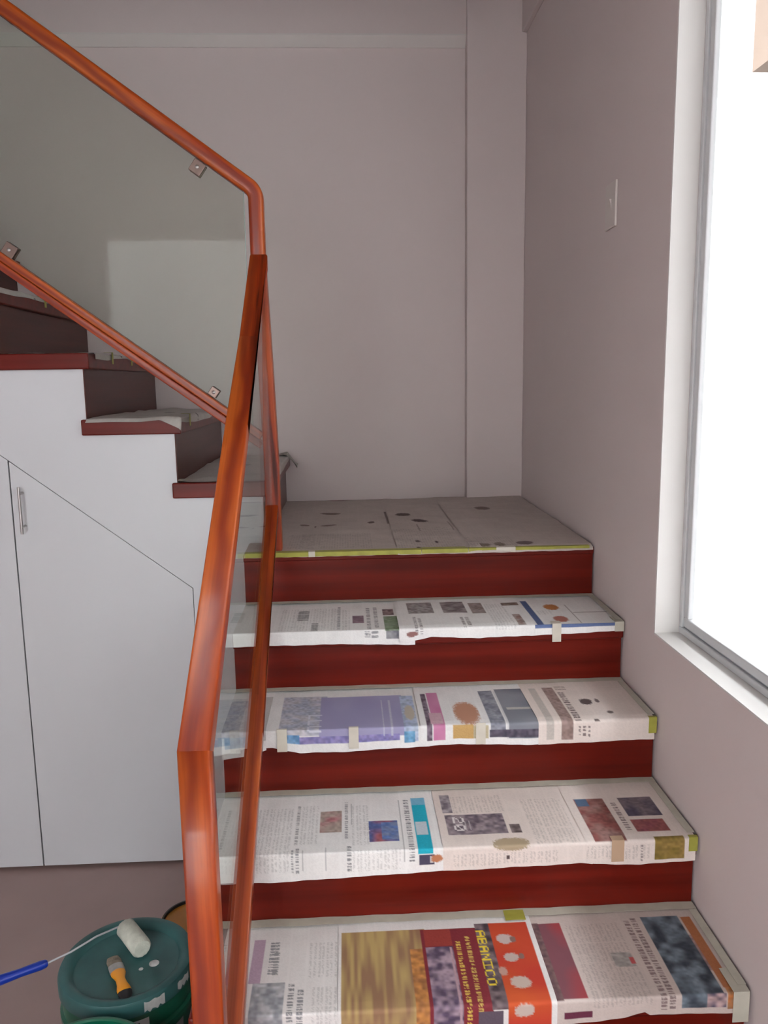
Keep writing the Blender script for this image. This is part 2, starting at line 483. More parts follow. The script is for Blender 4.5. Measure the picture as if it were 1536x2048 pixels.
# ================================================================== GLASS BALUSTRADES
GX = -1.0135
low = thing('glass_balustrade', 'orange varnished timber framed glass balustrade descending the lower flight towards the camera', 'balustrade', (0, 0, 0))
SLP = 0.715
def ztop(y): return Z0+.868+SLP*y
PY0 = -1.245
# top rail, mitred into the vertical end post
ang = math.atan(SLP)
th = 0.040
zc = lambda y: ztop(y) - th/2/math.cos(ang)
post_foot = Zs(5)
# the mitre: cut both along the bisecting plane
def cut(o, co, no):
    bm = bmesh.new(); bm.from_mesh(o.data)
    r = bmesh.ops.bisect_plane(bm, geom=bm.verts[:]+bm.edges[:]+bm.faces[:], plane_co=co, plane_no=no, clear_outer=True)
    ed = [e for e in r['geom_cut'] if isinstance(e, bmesh.types.BMEdge)]
    bmesh.ops.holes_fill(bm, edges=ed)
    bm.to_mesh(o.data); bm.free()
corner = Vector((GX, PY0, zc(PY0)))
dr = Vector((0, -1, -SLP)).normalized()           # down the rail
dv = Vector((0, 0, -1))
bis = (dr + dv).normalized()                       # tangent at the corner: the mitre plane's normal
tr = sweep('top_rail', [(GX, 0.034, zc(0.034)), (GX, -0.6, zc(-0.6)), tuple(corner + dr*.06)], 0.051, th, 'x', M['rail'], low, 0.005, seed=0.31, endcut=(0, 0, 1))
cut(tr, corner, bis)
np_ = sweep('end_post', [tuple(corner - dv*.06), (GX, PY0, post_foot+.5), (GX, PY0, post_foot)], 0.051, th, 'x', M['rail'], low, 0.005, seed=1.23)
cut(np_, corner, -bis)
# bottom rail just above the nosings
bz = lambda y: Z0+.128+.705*y
br = sweep('bottom_rail', [(-1.003, 0.030, bz(.03)-.02), (-1.003, -.6, bz(-.6)-.02), (-1.003, PY0+.018, bz(PY0+.018)-.02)], 0.040, 0.032, 'x', M['rail_gloss'], low, 0.004, seed=2.7, endcut=(0, 0, 1))
gp = [(0.030, bz(.030)-.006), (0.030, zc(.030)-.026), (PY0+.022, zc(PY0+.022)-.026), (PY0+.022, bz(PY0+.022)-.006)]
obj('glass_panel', prism(gp, 'x', -1.0060, -1.0000), M['glass_low'], low)

up = thing('glass_balustrade', 'orange varnished timber framed glass balustrade climbing left along the upper flight', 'balustrade', (0, 0, 0))
UY = 0.060
US = 0.722
uz = lambda x: Z0 + 1.106 + US*(-1.024 - x)       # top edge of the upper rail
ut = 0.044
ucz = lambda x: uz(x) - ut/2/math.cos(math.atan(US))
PX = -1.0165
# vertical post, rounded bend and sloping rail in one swept member
bend = []
c0 = Vector((PX, UY, ucz(PX)))
d1 = Vector((0, 0, 1)); d2 = Vector((-1, 0, US)).normalized()
tl = 0.026
for i in range(9):
    t = i/8
    p = (c0 - d1*tl)*(1-t)**2 + c0*2*t*(1-t) + (c0 + d2*tl)*t*t
    bend.append(tuple(p))
path = [(PX, UY, Z0+.86)] + bend + [(-1.7, UY, ucz(-1.7)), (-2.45, UY, ucz(-2.45))]
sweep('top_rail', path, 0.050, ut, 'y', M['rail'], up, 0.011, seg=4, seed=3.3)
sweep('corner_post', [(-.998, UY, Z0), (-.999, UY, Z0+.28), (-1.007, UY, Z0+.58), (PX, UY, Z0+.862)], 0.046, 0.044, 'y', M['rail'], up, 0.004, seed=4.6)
ub = lambda x: Z0 + .452 + .729*(-1.134 - x)
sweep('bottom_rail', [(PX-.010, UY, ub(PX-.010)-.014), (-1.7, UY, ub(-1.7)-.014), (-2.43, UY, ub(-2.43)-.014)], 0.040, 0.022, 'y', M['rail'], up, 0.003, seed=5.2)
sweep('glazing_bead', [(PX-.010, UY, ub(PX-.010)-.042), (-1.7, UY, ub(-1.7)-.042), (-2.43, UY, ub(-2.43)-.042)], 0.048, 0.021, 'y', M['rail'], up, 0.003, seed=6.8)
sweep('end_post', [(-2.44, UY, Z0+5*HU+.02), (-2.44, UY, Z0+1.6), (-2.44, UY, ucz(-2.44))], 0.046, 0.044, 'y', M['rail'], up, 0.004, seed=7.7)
XG = -1.0535
gp = [(XG, ub(XG)-.006), (XG, uz(XG)-.050), (-2.42, uz(-2.42)-.050), (-2.42, ub(-2.42)-.006)]
obj('glass_panel', prism(gp, 'y', UY-.004, UY+.004), M['glass'], up)
bm = box(XG, XG+.0015, UY-.004, UY+.004, ub(XG)-.006, uz(XG)-.054)
obj('glass_edge', bm, M['glassedge'], up)
def clamp(x, z, tilt, s=.019):
    o = bpy.data.objects.new('glass_clamp', None); COL.objects.link(o); o.parent = up
    o.location = (x, UY, z); o.rotation_euler = (0, tilt, 0)
    bm = bmesh.new()
    bx(bm, -s, s, -.013, -.005, -s, s); bx(bm, -s, s, .005, .013, -s, s)
    bx(bm, -s*.35, s*.35, -.004, .004, s, s*2.1)
    obj('clamp_plate', bm, M['bronze'], o, bevel=0.002)
    bm = bmesh.new(); lathe(bm, [(0, 0), (.0055, 0), (.0055, .003), (.003, .005), (0, .005)], 20)
    bmesh.ops.rotate(bm, verts=bm.verts, cent=(0, 0, 0), matrix=Matrix.Rotation(math.radians(90), 3, 'X'))
    bmesh.ops.translate(bm, verts=bm.verts, vec=(0, -.0125, 0))
    obj('screw', bm, M['steel'], o, smooth=True)
tl_ = math.atan(US)
clamp(-1.182, uz(-1.182)-.081, tl_)
clamp(-1.735, ub(-1.735)+.022, tl_+math.pi)
clamp(-1.165, ub(-1.165)+.020, tl_+math.pi, .014)

# ================================================================== LIGHT SWITCH
sw = thing('light_switch', 'small pale light switch plate on the right wall above the landing', 'light switch', (-.0005, -.078, Z0+1.0))
bm = box(-.008, 0, -.045, .045, -.062, .062)
obj('cover_plate', bm, M['plastic_w'], sw, bevel=0.003)
bm = prism([(-.008, -.016), (-.010, .002), (-.014, .016), (-.008, .016)], 'y', -.011, .011)
obj('rocker', bm, M['plastic_w'], sw)

# ================================================================== NEWSPAPERS
F5 = {'A': '01110 10001 10001 11111 10001 10001 10001', 'B': '11110 10001 10001 11110 10001 10001 11110',
      'N': '10001 11001 11001 10101 10011 10011 10001', 'I': '11111 00100 00100 00100 00100 00100 11111',
      'C': '01110 10001 10000 10000 10000 10001 01110', 'O': '01110 10001 10001 10001 10001 10001 01110',
      '2': '01110 10001 00001 00110 01000 10000 11111', '0': '01110 10001 10011 10101 11001 10001 01110',
      'L': '10000 10000 10000 10000 10000 10000 11111', 'U': '10001 10001 10001 10001 10001 10001 01110'}
rng = np.random.default_rng(11)
def smooth_noise(nx, ny, cells_x, cells_y):
    cx = max(2, int(cells_x)+1); cy = max(2, int(cells_y)+1)
    g_ = rng.random((cy, cx))
    u = np.linspace(0, cx-1.001, nx); v = np.linspace(0, cy-1.001, ny)
    iu = u.astype(int); iv = v.astype(int); fu = (u-iu); fv = (v-iv)
    fu = fu*fu*(3-2*fu); fv = fv*fv*(3-2*fv)
    a = g_[iv][:, iu]; b = g_[iv][:, iu+1]; c = g_[iv+1][:, iu]; d = g_[iv+1][:, iu+1]
    return (a*(1-fu)+b*fu)*(1-fv)[:, None] + (c*(1-fu)+d*fu)*fv[:, None]

def paint(X, V, ops, base, tsc=0.0026):
    """X, V: 1-d sample positions across and along the sheet. Returns (nv, nx, 3) printed colour."""
    nx, nv = len(X), len(V)
    wX, wV = X[-1]-X[0], V[-1]-V[0]
    img = np.ones((nv, nx, 3))*np.array(base)
    img *= (0.965 + 0.07*smooth_noise(nx, nv, wX/.03, wV/.03))[:, :, None]
    # faint show-through columns of body text
    colm = (np.sin(X/.036*2*np.pi) > -.93)[None, :]
    img *= 1 - 0.05*(rng.random((nv, nx)) > .45)[:, :, None]*colm[:, :, None]
    for o in ops:
        op, x0, x1, v0, v1 = o[:5]
        if op == 'r' or op == 'l' : c = o[5]
        i = np.where((X >= min(x0, x1)) & (X <= max(x0, x1)))[0]; j = np.where((V >= v0) & (V <= v1))[0]
        if op in 'lh' and len(i) == 0: i = np.array([np.abs(X-(x0+x1)/2).argmin()])
        if len(i) == 0 or len(j) == 0: continue
        si = slice(i[0], i[-1]+1); sj = slice(j[0], j[-1]+1); ni, nj = len(i), len(j)
        wx, wv = abs(x1-x0), v1-v0
        if op == 'r':
            img[sj, si] = np.array(o[5])*(0.93+0.14*rng.random((nj, ni, 1)))
        elif op == 'l':
            img[sj, si] = img[sj, si]*.25 + np.array(o[5])*.75
        elif op == 't':      # body text
            lines = (np.sin(X[si]/.0085*2*np.pi) > -.2)[None, :]*(rng.random((nj, ni)) > .4)
            img[sj, si] *= 1 - .20*lines[:, :, None]
            nc = max(1, int(round(wv/.055)))
            for q in range(1, nc):
                jj = j[0]+int(nj*q/nc); img[jj, si] = np.array(base)
        elif op == 'h':      # heavy lettering that cannot be read
            c = np.array(o[5]); p = j[0]
            while p <= j[-1]:
                L = int(rng.integers(1, 4)); e_ = min(p+L, j[-1]+1)
                mask = rng.random((e_-p, ni, 1)) > .18
                img[p:e_, si] = np.where(mask, c*.9+img[p:e_, si]*.1, img[p:e_, si]*.75)
                p = e_ + (1 if rng.random() > .3 else 2)
        elif op in 'pPR':
            sc = {'p': .010, 'P': .018, 'R': .05}[op]
            n_ = smooth_noise(ni, nj, wx/sc, wv/sc)[:, :, None]
            n_ = np.clip((n_-.5)*1.6+.5, 0, 1)
            a, b = np.array(o[5]), np.array(o[6])
            blk = a*(1-n_)+b*n_
            if op != 'R':
                n2 = smooth_noise(ni, nj, wx/.006, wv/.006)[:, :, None]; blk = blk*(.75+.5*n2)
            img[sj, si] = blk
        elif op == 'w':      # timber-grain advertisement: streaks run front to back
            n_ = smooth_noise(ni, nj, wx/.007, wv/.06); n2 = smooth_noise(ni, nj, wx/.05, wv/.09)
            t = np.clip((n_*.8+n2*.5-.3)*1.7, 0, 1)[:, :, None]
            img[sj, si] = np.array(o[6])*(1-t)+np.array(o[5])*t
        elif op in 'bc':
            xc, vc = (x0+x1)/2, (v0+v1)/2
            q = ((X[si]-xc)/(wx/2+1e-4))[None, :]**2 + ((V[sj]-vc)/(wv/2+1e-4))[:, None]**2
            mk = np.clip((1.15-q+.5*(rng.random((nj, ni))-.5))*3, 0, 1)[:, :, None]
            img[sj, si] = img[sj, si]*(1-mk)+np.array(o[5])*mk
        elif op == 's':      # letters turned a quarter: they read towards the front edge, tops to the right
            s_ = o[6]; c = np.array(o[5]); n = len(s_)
            for q, ch in enumerate(s_):
                rows = F5[ch].split()
                for jj in j:
                    t = (V[jj]-v0)/wv*n - q
                    if not 0 <= t < 1: continue
                    cc = int(t*6)
                    if cc >= 5: continue
                    for ii in i:
                        rr = 6-int(min(.999, (X[ii]-min(x0, x1))/wx)*7)
                        if rows[rr][cc] == '1': img[jj, ii] = c
    return np.clip(img, 0, 1)

def sheet_mesh(name, X, V, pos, img):
    """Grid mesh: pos (nv,nx,3), img (nv,nx,3) printed colours."""
    nv, nx = pos.shape[:2]
    me = bpy.data.meshes.new(name)
    me.vertices.add(nv*nx); me.vertices.foreach_set('co', pos.reshape(-1).astype(np.float32))
    idx = np.arange(nv*nx).reshape(nv, nx)
    q = np.stack([idx[:-1, :-1], idx[1:, :-1], idx[1:, 1:], idx[:-1, 1:]], -1).reshape(-1, 4)
    me.loops.add(q.size); me.loops.foreach_set('vertex_index', q.reshape(-1).astype(np.int32))
    me.polygons.add(len(q)); me.polygons.foreach_set('loop_start', (np.arange(len(q))*4).astype(np.int32))
    me.update(calc_edges=True)
    ca = me.color_attributes.new('print', 'FLOAT_COLOR', 'POINT')
    rgba = np.concatenate([img.reshape(-1, 3), np.ones((nv*nx, 1))], 1)
    ca.data.foreach_set('color', rgba.reshape(-1).astype(np.float32))
    me.polygons.foreach_set('use_smooth', np.ones(len(q), dtype=bool))
    me.materials.append(M['paper'])
    return me

def newspaper(k, x0, x1, drops, ops, label, lift, base, group='newspaper sheets taped over the stairs', curl=0.002, back=.004):
    x0 = max(x0, XE+.002); x1 = min(x1, XW-.004)
    depth = (YB-.03 if k == 0 else (Yk(k-1)+.012 if k > 1 else .002)) - Yk(k) - back
    res = .0024 if k >= 3 else .0027
    if k == 0: res = .0042
    X = np.arange(x0, x1, res); nx = len(X)
    dd = sorted(drops); dX = np.array([d[0] for d in dd]); dV = np.array([max(.006, d[1]) for d in dd])
    drop = np.interp(X, dX, dV) + .0006*np.sin(X*41+k) + .0004*np.sin(X*123+2*k)
    if k == 4: drop = np.maximum(drop, .03)
    nv = int((depth+drop.max())/res)
    V = np.linspace(-depth, drop.max(), nv)
    img = paint(X, V, ops, base)
    pos = np.zeros((nv, nx, 3))
    n1 = smooth_noise(nx, nv, (x1-x0)/.07, depth/.07); n2 = smooth_noise(nx, nv, (x1-x0)/.025, depth/.03)
    bumpz = lift + curl*(n1**2)*1.6 + .0006*n2
    r = .006
    f = (V[:, None]+depth)/(drop.max()+depth)*(drop[None, :]+depth) - depth    # squeeze so the edge follows 'drop'
    f = np.where(V[:, None] <= 0, V[:, None]*np.ones((1, nx)), V[:, None]*(drop/drop.max())[None, :])
    top = f <= 0
    pos[:, :, 0] = X[None, :]
    yk, zk = Yk(k), Zk(k)
    pos[:, :, 1] = np.where(top, yk-f, yk-.0018-bumpz*.7)
    pos[:, :, 2] = np.where(top, zk+.0008+bumpz*np.clip(-f/.03+.35, 0, 1), zk+.0008-f)
    # soft fold
    near = np.abs(f) < .004
    pos[:, :, 1] = np.where(near, yk-np.clip(f+.004, 0, .008)/.008*(.0018+bumpz*.7)+np.where(f < 0, -f, 0), pos[:, :, 1])
    me = sheet_mesh('newspaper_sheet', X, V, pos, img)
    o = bpy.data.objects.new('newspaper_sheet', me); COL.objects.link(o)
    return tag(o, label, 'newspaper', group)

PAPERS = [
 (0, -1.222, -0.598, [(-1.109, 0.01), (-0.642, 0.01)],
  [('b', -.877, -.798, -.759, -.709, (.2, .15, .13)),
   ('b', -.891, -.884, -.476, -.444, (.15, .08, .07)),
   ('b', -.945, -.908, -.504, -.472, (.26, .2, .18)),
   ('b', -.696, -.671, -.535, -.492, (.15, .1, .09)),
   ('l', -.625, -.619, -.761, -.482, (.15, .1, .09)),
   ('b', -.871, -.812, -.494, -.462, (.25, .19, .17)),
   ('t', -.964, -.69, -.309, -.055)]),
 (0, -0.617, -0.356, [(-0.634, 0.01), (-0.432, 0.01)],
  [('b', -.584, -.525, -.705, -.633, (.14, .1, .09)),
   ('b', -.534, -.474, -.535, -.481, (.12, .08, .08)),
   ('l', -.522, -.518, -.448, -.299, (.2, .15, .13)),
   ('b', -.552, -.536, -.151, -.109, (.14, .1, .1)),
   ('b', -.491, -.478, -.135, -.094, (.1, .06, .07)),
   ('b', -.558, -.542, -.038, -.007, (.14, .1, .1)),
   ('b', -.356, -.323, -.649, -.513, (.26, .14, .12)),
   ('l', -.406, -.402, -.496, -.313, (.2, .15, .14)),
   ('t', -.61, -.419, -.357, -.03)]),
 (0, -0.391, -0.008, [(-0.44, 0.01), (-0.02, 0.009)],
  [('b', -.261, -.201, -.786, -.71, (.22, .17, .15)),
   ('b', -.362, -.323, -.062, -.007, (.24, .19, .15)),
   ('b', -.311, -.276, -.072, -.009, (.24, .19, .15)),
   ('b', -.238, -.185, -.079, -.023, (.18, .13, .13)),
   ('t', -.389, -.243, -.164, -.003)]),
 (1, -1.162, -0.589, [(-1.106, 0.038), (-0.99, 0.037), (-0.771, 0.038), (-0.674, 0.043), (-0.61, 0.045)],
  [('p', -.92, -.888, -.203, -.1, (.38, .38, .38), (.48, .47, .47)),
   ('p', -.879, -.859, -.077, -.001, (.4, .4, .4), (.46, .46, .46)),
   ('h', -.806, -.797, -.236, -.004, (.3, .3, .32)),
   ('P', -.762, -.729, -.14, -.065, (.24, .16, .2), (.3, .22, .26)),
   ('h', -.721, -.712, -.216, -.005, (.25, .24, .26)),
   ('h', -.7, -.689, -.219, -.012, (.25, .24, .26)),
   ('h', -.729, -.713, .004, .025, (.28, .28, .3)),
   ('h', -.71, -.691, .004, .026, (.28, .28, .3)),
   ('p', -.673, -.64, -.2, -.137, (.14, .09, .1), (.3, .22, .22)),
   ('P', -.672, -.627, -.126, .003, (.2, .27, .17), (.26, .32, .24)),
   ('p', -.671, -.634, .004, .027, (.1, .1, .13), (.3, .3, .32)),
   ('t', -.97, -.805, -.22, -.009),
   ('t', -.792, -.768, -.201, -.001)]),
 (1, -0.634, -0.254, [(-0.609, 0.036), (-0.546, 0.024), (-0.41, 0.031), (-0.291, 0.028)],
  [('p', -.597, -.521, -.248, -.134, (.26, .23, .23), (.42, .4, .4)),
   ('h', -.589, -.581, -.098, .02, (.25, .22, .24)),
   ('h', -.577, -.568, -.087, .02, (.25, .22, .24)),
   ('b', -.614, -.581, .007, .024, (.3, .15, .14)),
   ('P', -.496, -.426, -.249, -.13, (.2, .16, .17), (.36, .32, .32)),
   ('P', -.41, -.37, -.229, -.121, (.26, .21, .19), (.34, .28, .27)),
   ('h', -.454, -.446, -.085, .003, (.25, .22, .22)),
   ('h', -.44, -.431, -.084, .004, (.25, .22, .22)),
   ('t', -.367, -.307, -.213, .011),
   ('p', -.311, -.26, -.225, -.193, (.16, .11, .09), (.25, .2, .17)),
   ('p', -.301, -.28, -.1, -.002, (.3, .2, .18), (.42, .36, .34))]),
 (1, -0.269, -0.008, [(-0.267, 0.029), (-0.009, 0.022)],
  [('r', -.249, -.231, -.241, .009, (.1, .14, .28)),
   ('r', -.258, -.026, -.002, .008, (.12, .17, .34)),
   ('b', -.192, -.146, -.196, -.137, (.5, .2, .07)),
   ('b', -.192, -.15, -.074, -.016, (.46, .18, .14)),
   ('l', -.124, -.121, -.189, -.004, (.25, .2, .2)),
   ('l', -.119, .001, -.108, -.103, (.3, .25, .25)),
   ('t', -.222, -.179, -.134, -.092)]),
 (2, -1.147, -0.982, [(-1.109, 0.071), (-1.023, 0.061), (-0.979, 0.047), (-0.967, 0.047)],
  [('P', -1.111, -.989, -.191, .014, (.38, .4, .48), (.48, .48, .54)),
   ('p', -1.083, -1.016, .014, .043, (.14, .26, .46), (.3, .4, .55)),
   ('r', -1.01, -.976, -.217, .033, (.52, .51, .5))]),
 (2, -0.993, -0.576, [(-0.967, 0.043), (-0.9, 0.059), (-0.801, 0.06), (-0.602, 0.053)],
  [('P', -.952, -.836, -.212, .015, (.38, .4, .5), (.52, .5, .54)),
   ('R', -.852, -.636, -.203, .025, (.33, .31, .5), (.36, .34, .52)),
   ('s', -.881, -.845, -.089, .014, (.62, .62, .7), 'LLU'),
   ('p', -.948, -.899, .014, .037, (.13, .28, .5), (.2, .35, .55)),
   ('p', -.899, -.652, .018, .037, (.22, .2, .44), (.3, .26, .5)),
   ('r', -.692, -.689, -.172, .024, (.5, .5, .6)),
   ('r', -.673, -.668, -.17, .025, (.5, .5, .6)),
   ('P', -.64, -.605, -.196, .043, (.38, .44, .6), (.45, .52, .64)),
   ('c', -.634, -.608, -.133, -.037, (.5, .45, .38)),
   ('p', -.641, -.614, .014, .046, (.12, .3, .5), (.2, .4, .6))]),
 (2, -0.599, -0.297, [(-0.607, 0.051), (-0.589, 0.052), (-0.502, 0.049), (-0.338, 0.057)],
  [('l', -.591, -.587, -.221, .035, (.8, .8, .8)),
   ('p', -.584, -.57, -.199, .042, (.1, .07, .1), (.25, .2, .25)),
   ('R', -.567, -.538, -.204, .044, (.55, .2, .36), (.6, .26, .42)),
   ('r', -.573, -.542, -.069, -.005, (.58, .38, .44)),
   ('c', -.509, -.443, -.136, .004, (.52, .27, .18)),
   ('r', -.519, -.467, .0, .04, (.55, .35, .14)),
   ('r', -.467, -.431, .002, .039, (.5, .44, .3)),
   ('P', -.426, -.387, -.207, .038, (.2, .21, .26), (.32, .33, .38)),
   ('l', -.385, -.38, -.203, .042, (.6, .6, .62)),
   ('R', -.378, -.298, -.217, .04, (.19, .2, .24), (.27, .28, .32)),
   ('r', -.368, -.291, -.091, -.078, (.5, .48, .46)),
   ('p', -.428, -.287, .017, .038, (.08, .07, .1), (.14, .12, .16))]),
 (2, -0.305, -0.008, [(-0.326, 0.058), (-0.148, 0.055), (-0.021, 0.053)],
  [('r', -.284, -.265, -.21, .046, (.55, .5, .46)),
   ('P', -.248, -.218, -.214, .047, (.3, .21, .19), (.36, .26, .24)),
   ('h', -.213, -.197, -.175, -.002, (.14, .1, .1)),
   ('h', -.211, -.181, -.218, -.192, (.3, .24, .22)),
   ('b', -.17, -.137, -.129, -.088, (.12, .09, .09)),
   ('b', -.128, -.117, -.125, -.098, (.2, .15, .15)),
   ('h', -.204, -.198, .012, .044, (.18, .13, .13)),
   ('h', -.192, -.184, .012, .044, (.18, .13, .13)),
   ('h', -.18, -.174, .013, .044, (.2, .15, .15)),
   ('b', -.119, -.104, -.045, -.026, (.2, .16, .15)),
   ('b', -.164, -.15, -.003, .003, (.2, .16, .15))]),
 (3, -1.109, -0.564, [(-1.059, 0.062), (-0.934, 0.065), (-0.593, 0.054)],
  [('h', -1.069, -1.062, -.195, -.025, (.42, .42, .42)),
   ('h', -.903, -.896, -.201, -.033, (.35, .35, .36)),
   ('h', -.91, -.903, -.014, .045, (.3, .3, .32)),
   ('h', -.899, -.891, -.017, .05, (.25, .25, .27)),
   ('l', -.885, -.882, -.012, .042, (.4, .4, .4)),
   ('P', -.849, -.798, -.17, -.078, (.42, .34, .3), (.48, .2, .22)),
   ('h', -.792, -.784, -.21, -.049, (.3, .3, .32)),
   ('l', -.778, -.775, -.202, -.107, (.4, .4, .4)),
   ('h', -.786, -.778, -.021, .05, (.2, .2, .22)),
   ('l', -.835, -.833, -.018, .045, (.4, .4, .42)),
   ('P', -.736, -.668, -.121, -.033, (.1, .14, .34), (.38, .12, .14)),
   ('p', -.708, -.668, -.112, -.039, (.12, .2, .45), (.2, .25, .4)),
   ('t', -.891, -.853, -.201, -.032),
   ('t', -.776, -.733, -.192, -.024),
   ('t', -.774, -.67, -.004, .051),
   ('t', -1.02, -.912, -.191, .042),
   ('l', -.661, -.659, -.212, .032, (.35, .35, .35)),
   ('h', -.649, -.638, -.211, .035, (.18, .18, .2)),
   ('r', -.63, -.597, -.219, .013, (.02, .42, .56)),
   ('r', -.631, -.598, -.219, -.186, (.2, .48, .66)),
   ('r', -.629, -.602, -.111, -.054, (.55, .62, .68)),
   ('r', -.628, -.595, .017, .044, (.08, .07, .12)),
   ('r', -.605, -.598, .02, .039, (.6, .55, .55)),
   ('c', -.602, -.576, .017, .039, (.5, .2, .1))]),
 (3, -0.575, -0.24, [(-0.591, 0.054), (-0.404, 0.051), (-0.27, 0.048), (-0.242, 0.051)],
  [('p', -.56, -.535, -.224, -.139, (.18, .15, .18), (.4, .36, .38)),
   ('p', -.557, -.42, -.13, -.045, (.14, .11, .14), (.34, .28, .3)),
   ('s', -.54, -.514, -.12, -.056, (.75, .7, .7), '20'),
   ('r', -.515, -.512, -.1, -.062, (.45, .4, .42)),
   ('r', -.505, -.501, -.102, -.064, (.45, .4, .42)),
   ('p', -.412, -.388, -.082, -.044, (.12, .09, .09), (.25, .2, .2)),
   ('b', -.464, -.381, -.025, .013, (.42, .33, .22)),
   ('t', -.534, -.412, -.215, -.137),
   ('t', -.37, -.268, -.19, -.001),
   ('t', -.555, -.315, .015, .045),
   ('r', -.435, -.427, .023, .034, (.1, .07, .07))]),
 (3, -0.257, -0.008, [(-0.27, 0.048), (-0.134, 0.057), (-0.021, 0.052)],
  [('P', -.236, -.164, -.178, -.001, (.26, .09, .08), (.34, .2, .18)),
   ('r', -.235, -.205, -.178, -.145, (.1, .16, .26)),
   ('h', -.153, -.141, -.155, -.03, (.22, .16, .16)),
   ('P', -.129, -.048, -.177, -.092, (.09, .08, .12), (.2, .16, .18)),
   ('P', -.132, -.055, -.079, -.026, (.34, .12, .1), (.26, .08, .1)),
   ('P', -.102, -.036, -.008, .048, (.24, .17, .04), (.3, .2, .06)),
   ('t', -.273, -.115, .009, .043),
   ('h', -.133, -.128, .01, .049, (.25, .2, .2))]),
 (4, -1.052, -0.8, [(-1.019, 0.045), (-0.802, 0.052)],
  [('r', -.988, -.964, -.212, -.082, (.5, .36, .46)),
   ('p', -.98, -.915, -.082, .026, (.3, .31, .34), (.5, .5, .52)),
   ('h', -.952, -.934, -.203, -.105, (.25, .25, .27)),
   ('h', -.942, -.931, -.17, -.104, (.3, .3, .3)),
   ('h', -.908, -.895, -.077, .03, (.2, .2, .22)),
   ('h', -.888, -.875, -.062, .031, (.22, .22, .24)),
   ('t', -.869, -.805, -.196, -.093),
   ('t', -.862, -.804, -.065, .033)]),
 (4, -0.808, -0.385, [(-0.802, 0.056), (-0.623, 0.059), (-0.389, 0.057)],
  [('w', -.802, -.621, -.219, .052, (.5, .36, .15), (.3, .17, .1)),
   ('p', -.658, -.627, -.159, .033, (.55, .24, .07), (.35, .15, .06)),
   ('r', -.631, -.51, -.216, .045, (.22, .03, .04)),
   ('r', -.625, -.566, -.217, -.163, (.32, .05, .04)),
   ('p', -.624, -.568, -.16, .046, (.1, .07, .12), (.38, .28, .34)),
   ('r', -.575, -.569, -.159, .049, (.45, .3, .34)),
   ('h', -.56, -.549, -.175, .066, (.72, .5, .1)),
   ('h', -.538, -.528, -.19, .051, (.66, .46, .12)),
   ('p', -.512, -.463, -.228, .009, (.07, .05, .06), (.2, .15, .16)),
   ('s', -.511, -.493, -.206, -.04, (.8, .6, .05), 'ABANICO'),
   ('R', -.481, -.396, -.23, .054, (.52, .05, .03), (.6, .1, .03)),
   ('c', -.471, -.436, -.193, -.162, (.55, .45, .42)),
   ('b', -.443, -.429, -.185, -.166, (.25, .14, .12)),
   ('b', -.434, -.423, -.132, -.114, (.25, .14, .12)),
   ('b', -.44, -.428, -.058, -.039, (.25, .14, .12)),
   ('c', -.465, -.434, -.134, -.108, (.52, .42, .38)),
   ('c', -.466, -.424, -.066, -.033, (.55, .44, .38)),
   ('c', -.469, -.429, -.0, .028, (.56, .45, .4)),
   ('c', -.483, -.466, -.095, -.068, (.5, .3, .25)),
   ('r', -.538, -.49, .013, .051, (.12, .09, .12))]),
 (4, -0.394, -0.008, [(-0.389, 0.049), (-0.301, 0.047), (-0.252, 0.041), (-0.213, 0.03), (-0.203, 0.037), (-0.024, 0.043)],
  [('R', -.371, -.323, -.222, -.003, (.35, .06, .07), (.22, .08, .1)),
   ('p', -.39, -.37, -.224, -.001, (.14, .08, .09), (.2, .12, .12)),  # brown strip painted as the shadow beside the overlapping sheet
   ('r', -.371, -.315, .023, .039, (.14, .03, .06)),
   ('t', -.315, -.195, -.215, .02),
   ('p', -.242, -.201, -.123, -.08, (.3, .28, .26), (.42, .38, .36)),
   ('r', -.208, -.199, -.108, -.088, (.5, .1, .1)),
   ('h', -.181, -.17, -.22, .036, (.22, .15, .15)),
   ('h', -.164, -.152, -.226, .035, (.2, .14, .14)),
   ('P', -.141, -.057, -.229, .034, (.05, .06, .08), (.2, .25, .3)),
   ('p', -.057, -.042, -.166, -.06, (.45, .3, .28), (.3, .2, .2)),
   ('r', -.052, -.03, -.225, -.012, (.42, .16, .07)),
   ('p', -.05, -.024, -.012, .039, (.5, .17, .05), (.4, .2, .1)),
   ('p', -.091, -.053, -.001, .033, (.12, .1, .15), (.5, .35, .35))]),
]


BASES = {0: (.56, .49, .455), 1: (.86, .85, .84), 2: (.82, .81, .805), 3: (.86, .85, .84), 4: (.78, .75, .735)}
LABELS = [
 'newspaper sheet on the landing nearest the handrail post, faint grey print',
 'newspaper sheet in the middle of the landing with a few black marks',
 'creased newspaper sheet on the landing against the right wall',
 'white newspaper sheet with a small green photo on the step just below the landing',
 'newspaper sheet with small grey photos, middle of the step just below the landing',
 'newspaper sheet with blue border and orange pictures near the right wall',
 'narrow bluish newspaper sheet behind the glass on the second step below the landing',
 'lavender and pale blue printed newspaper sheet on the second step below the landing',
 'newspaper sheet with pink strip, orange picture and slate columns on the second step down',
 'beige newspaper sheet with one dark sideways headline, wall end of second step down',
 'white newspaper sheet with cyan strip and two small photos on the third step down',
 'stained newspaper sheet with a dark advert reading 20 on the third step down',
 'newspaper sheet with four dark photos at the wall end of the third step down',
 'grey text newspaper sheet with mauve strip, handrail end of lowest visible step',
 'colour newspaper sheet with timber picture, yellow ABANICO headline and red panel',
 'newspaper sheet with red photo column and dark blue picture, wall end of lowest step',
]
LIFT = [0, .0035, .0065,  0, .003, .0015,  .0015, 0, .0025, .004,  0, .0018, .0032,  0, .003, .0012]
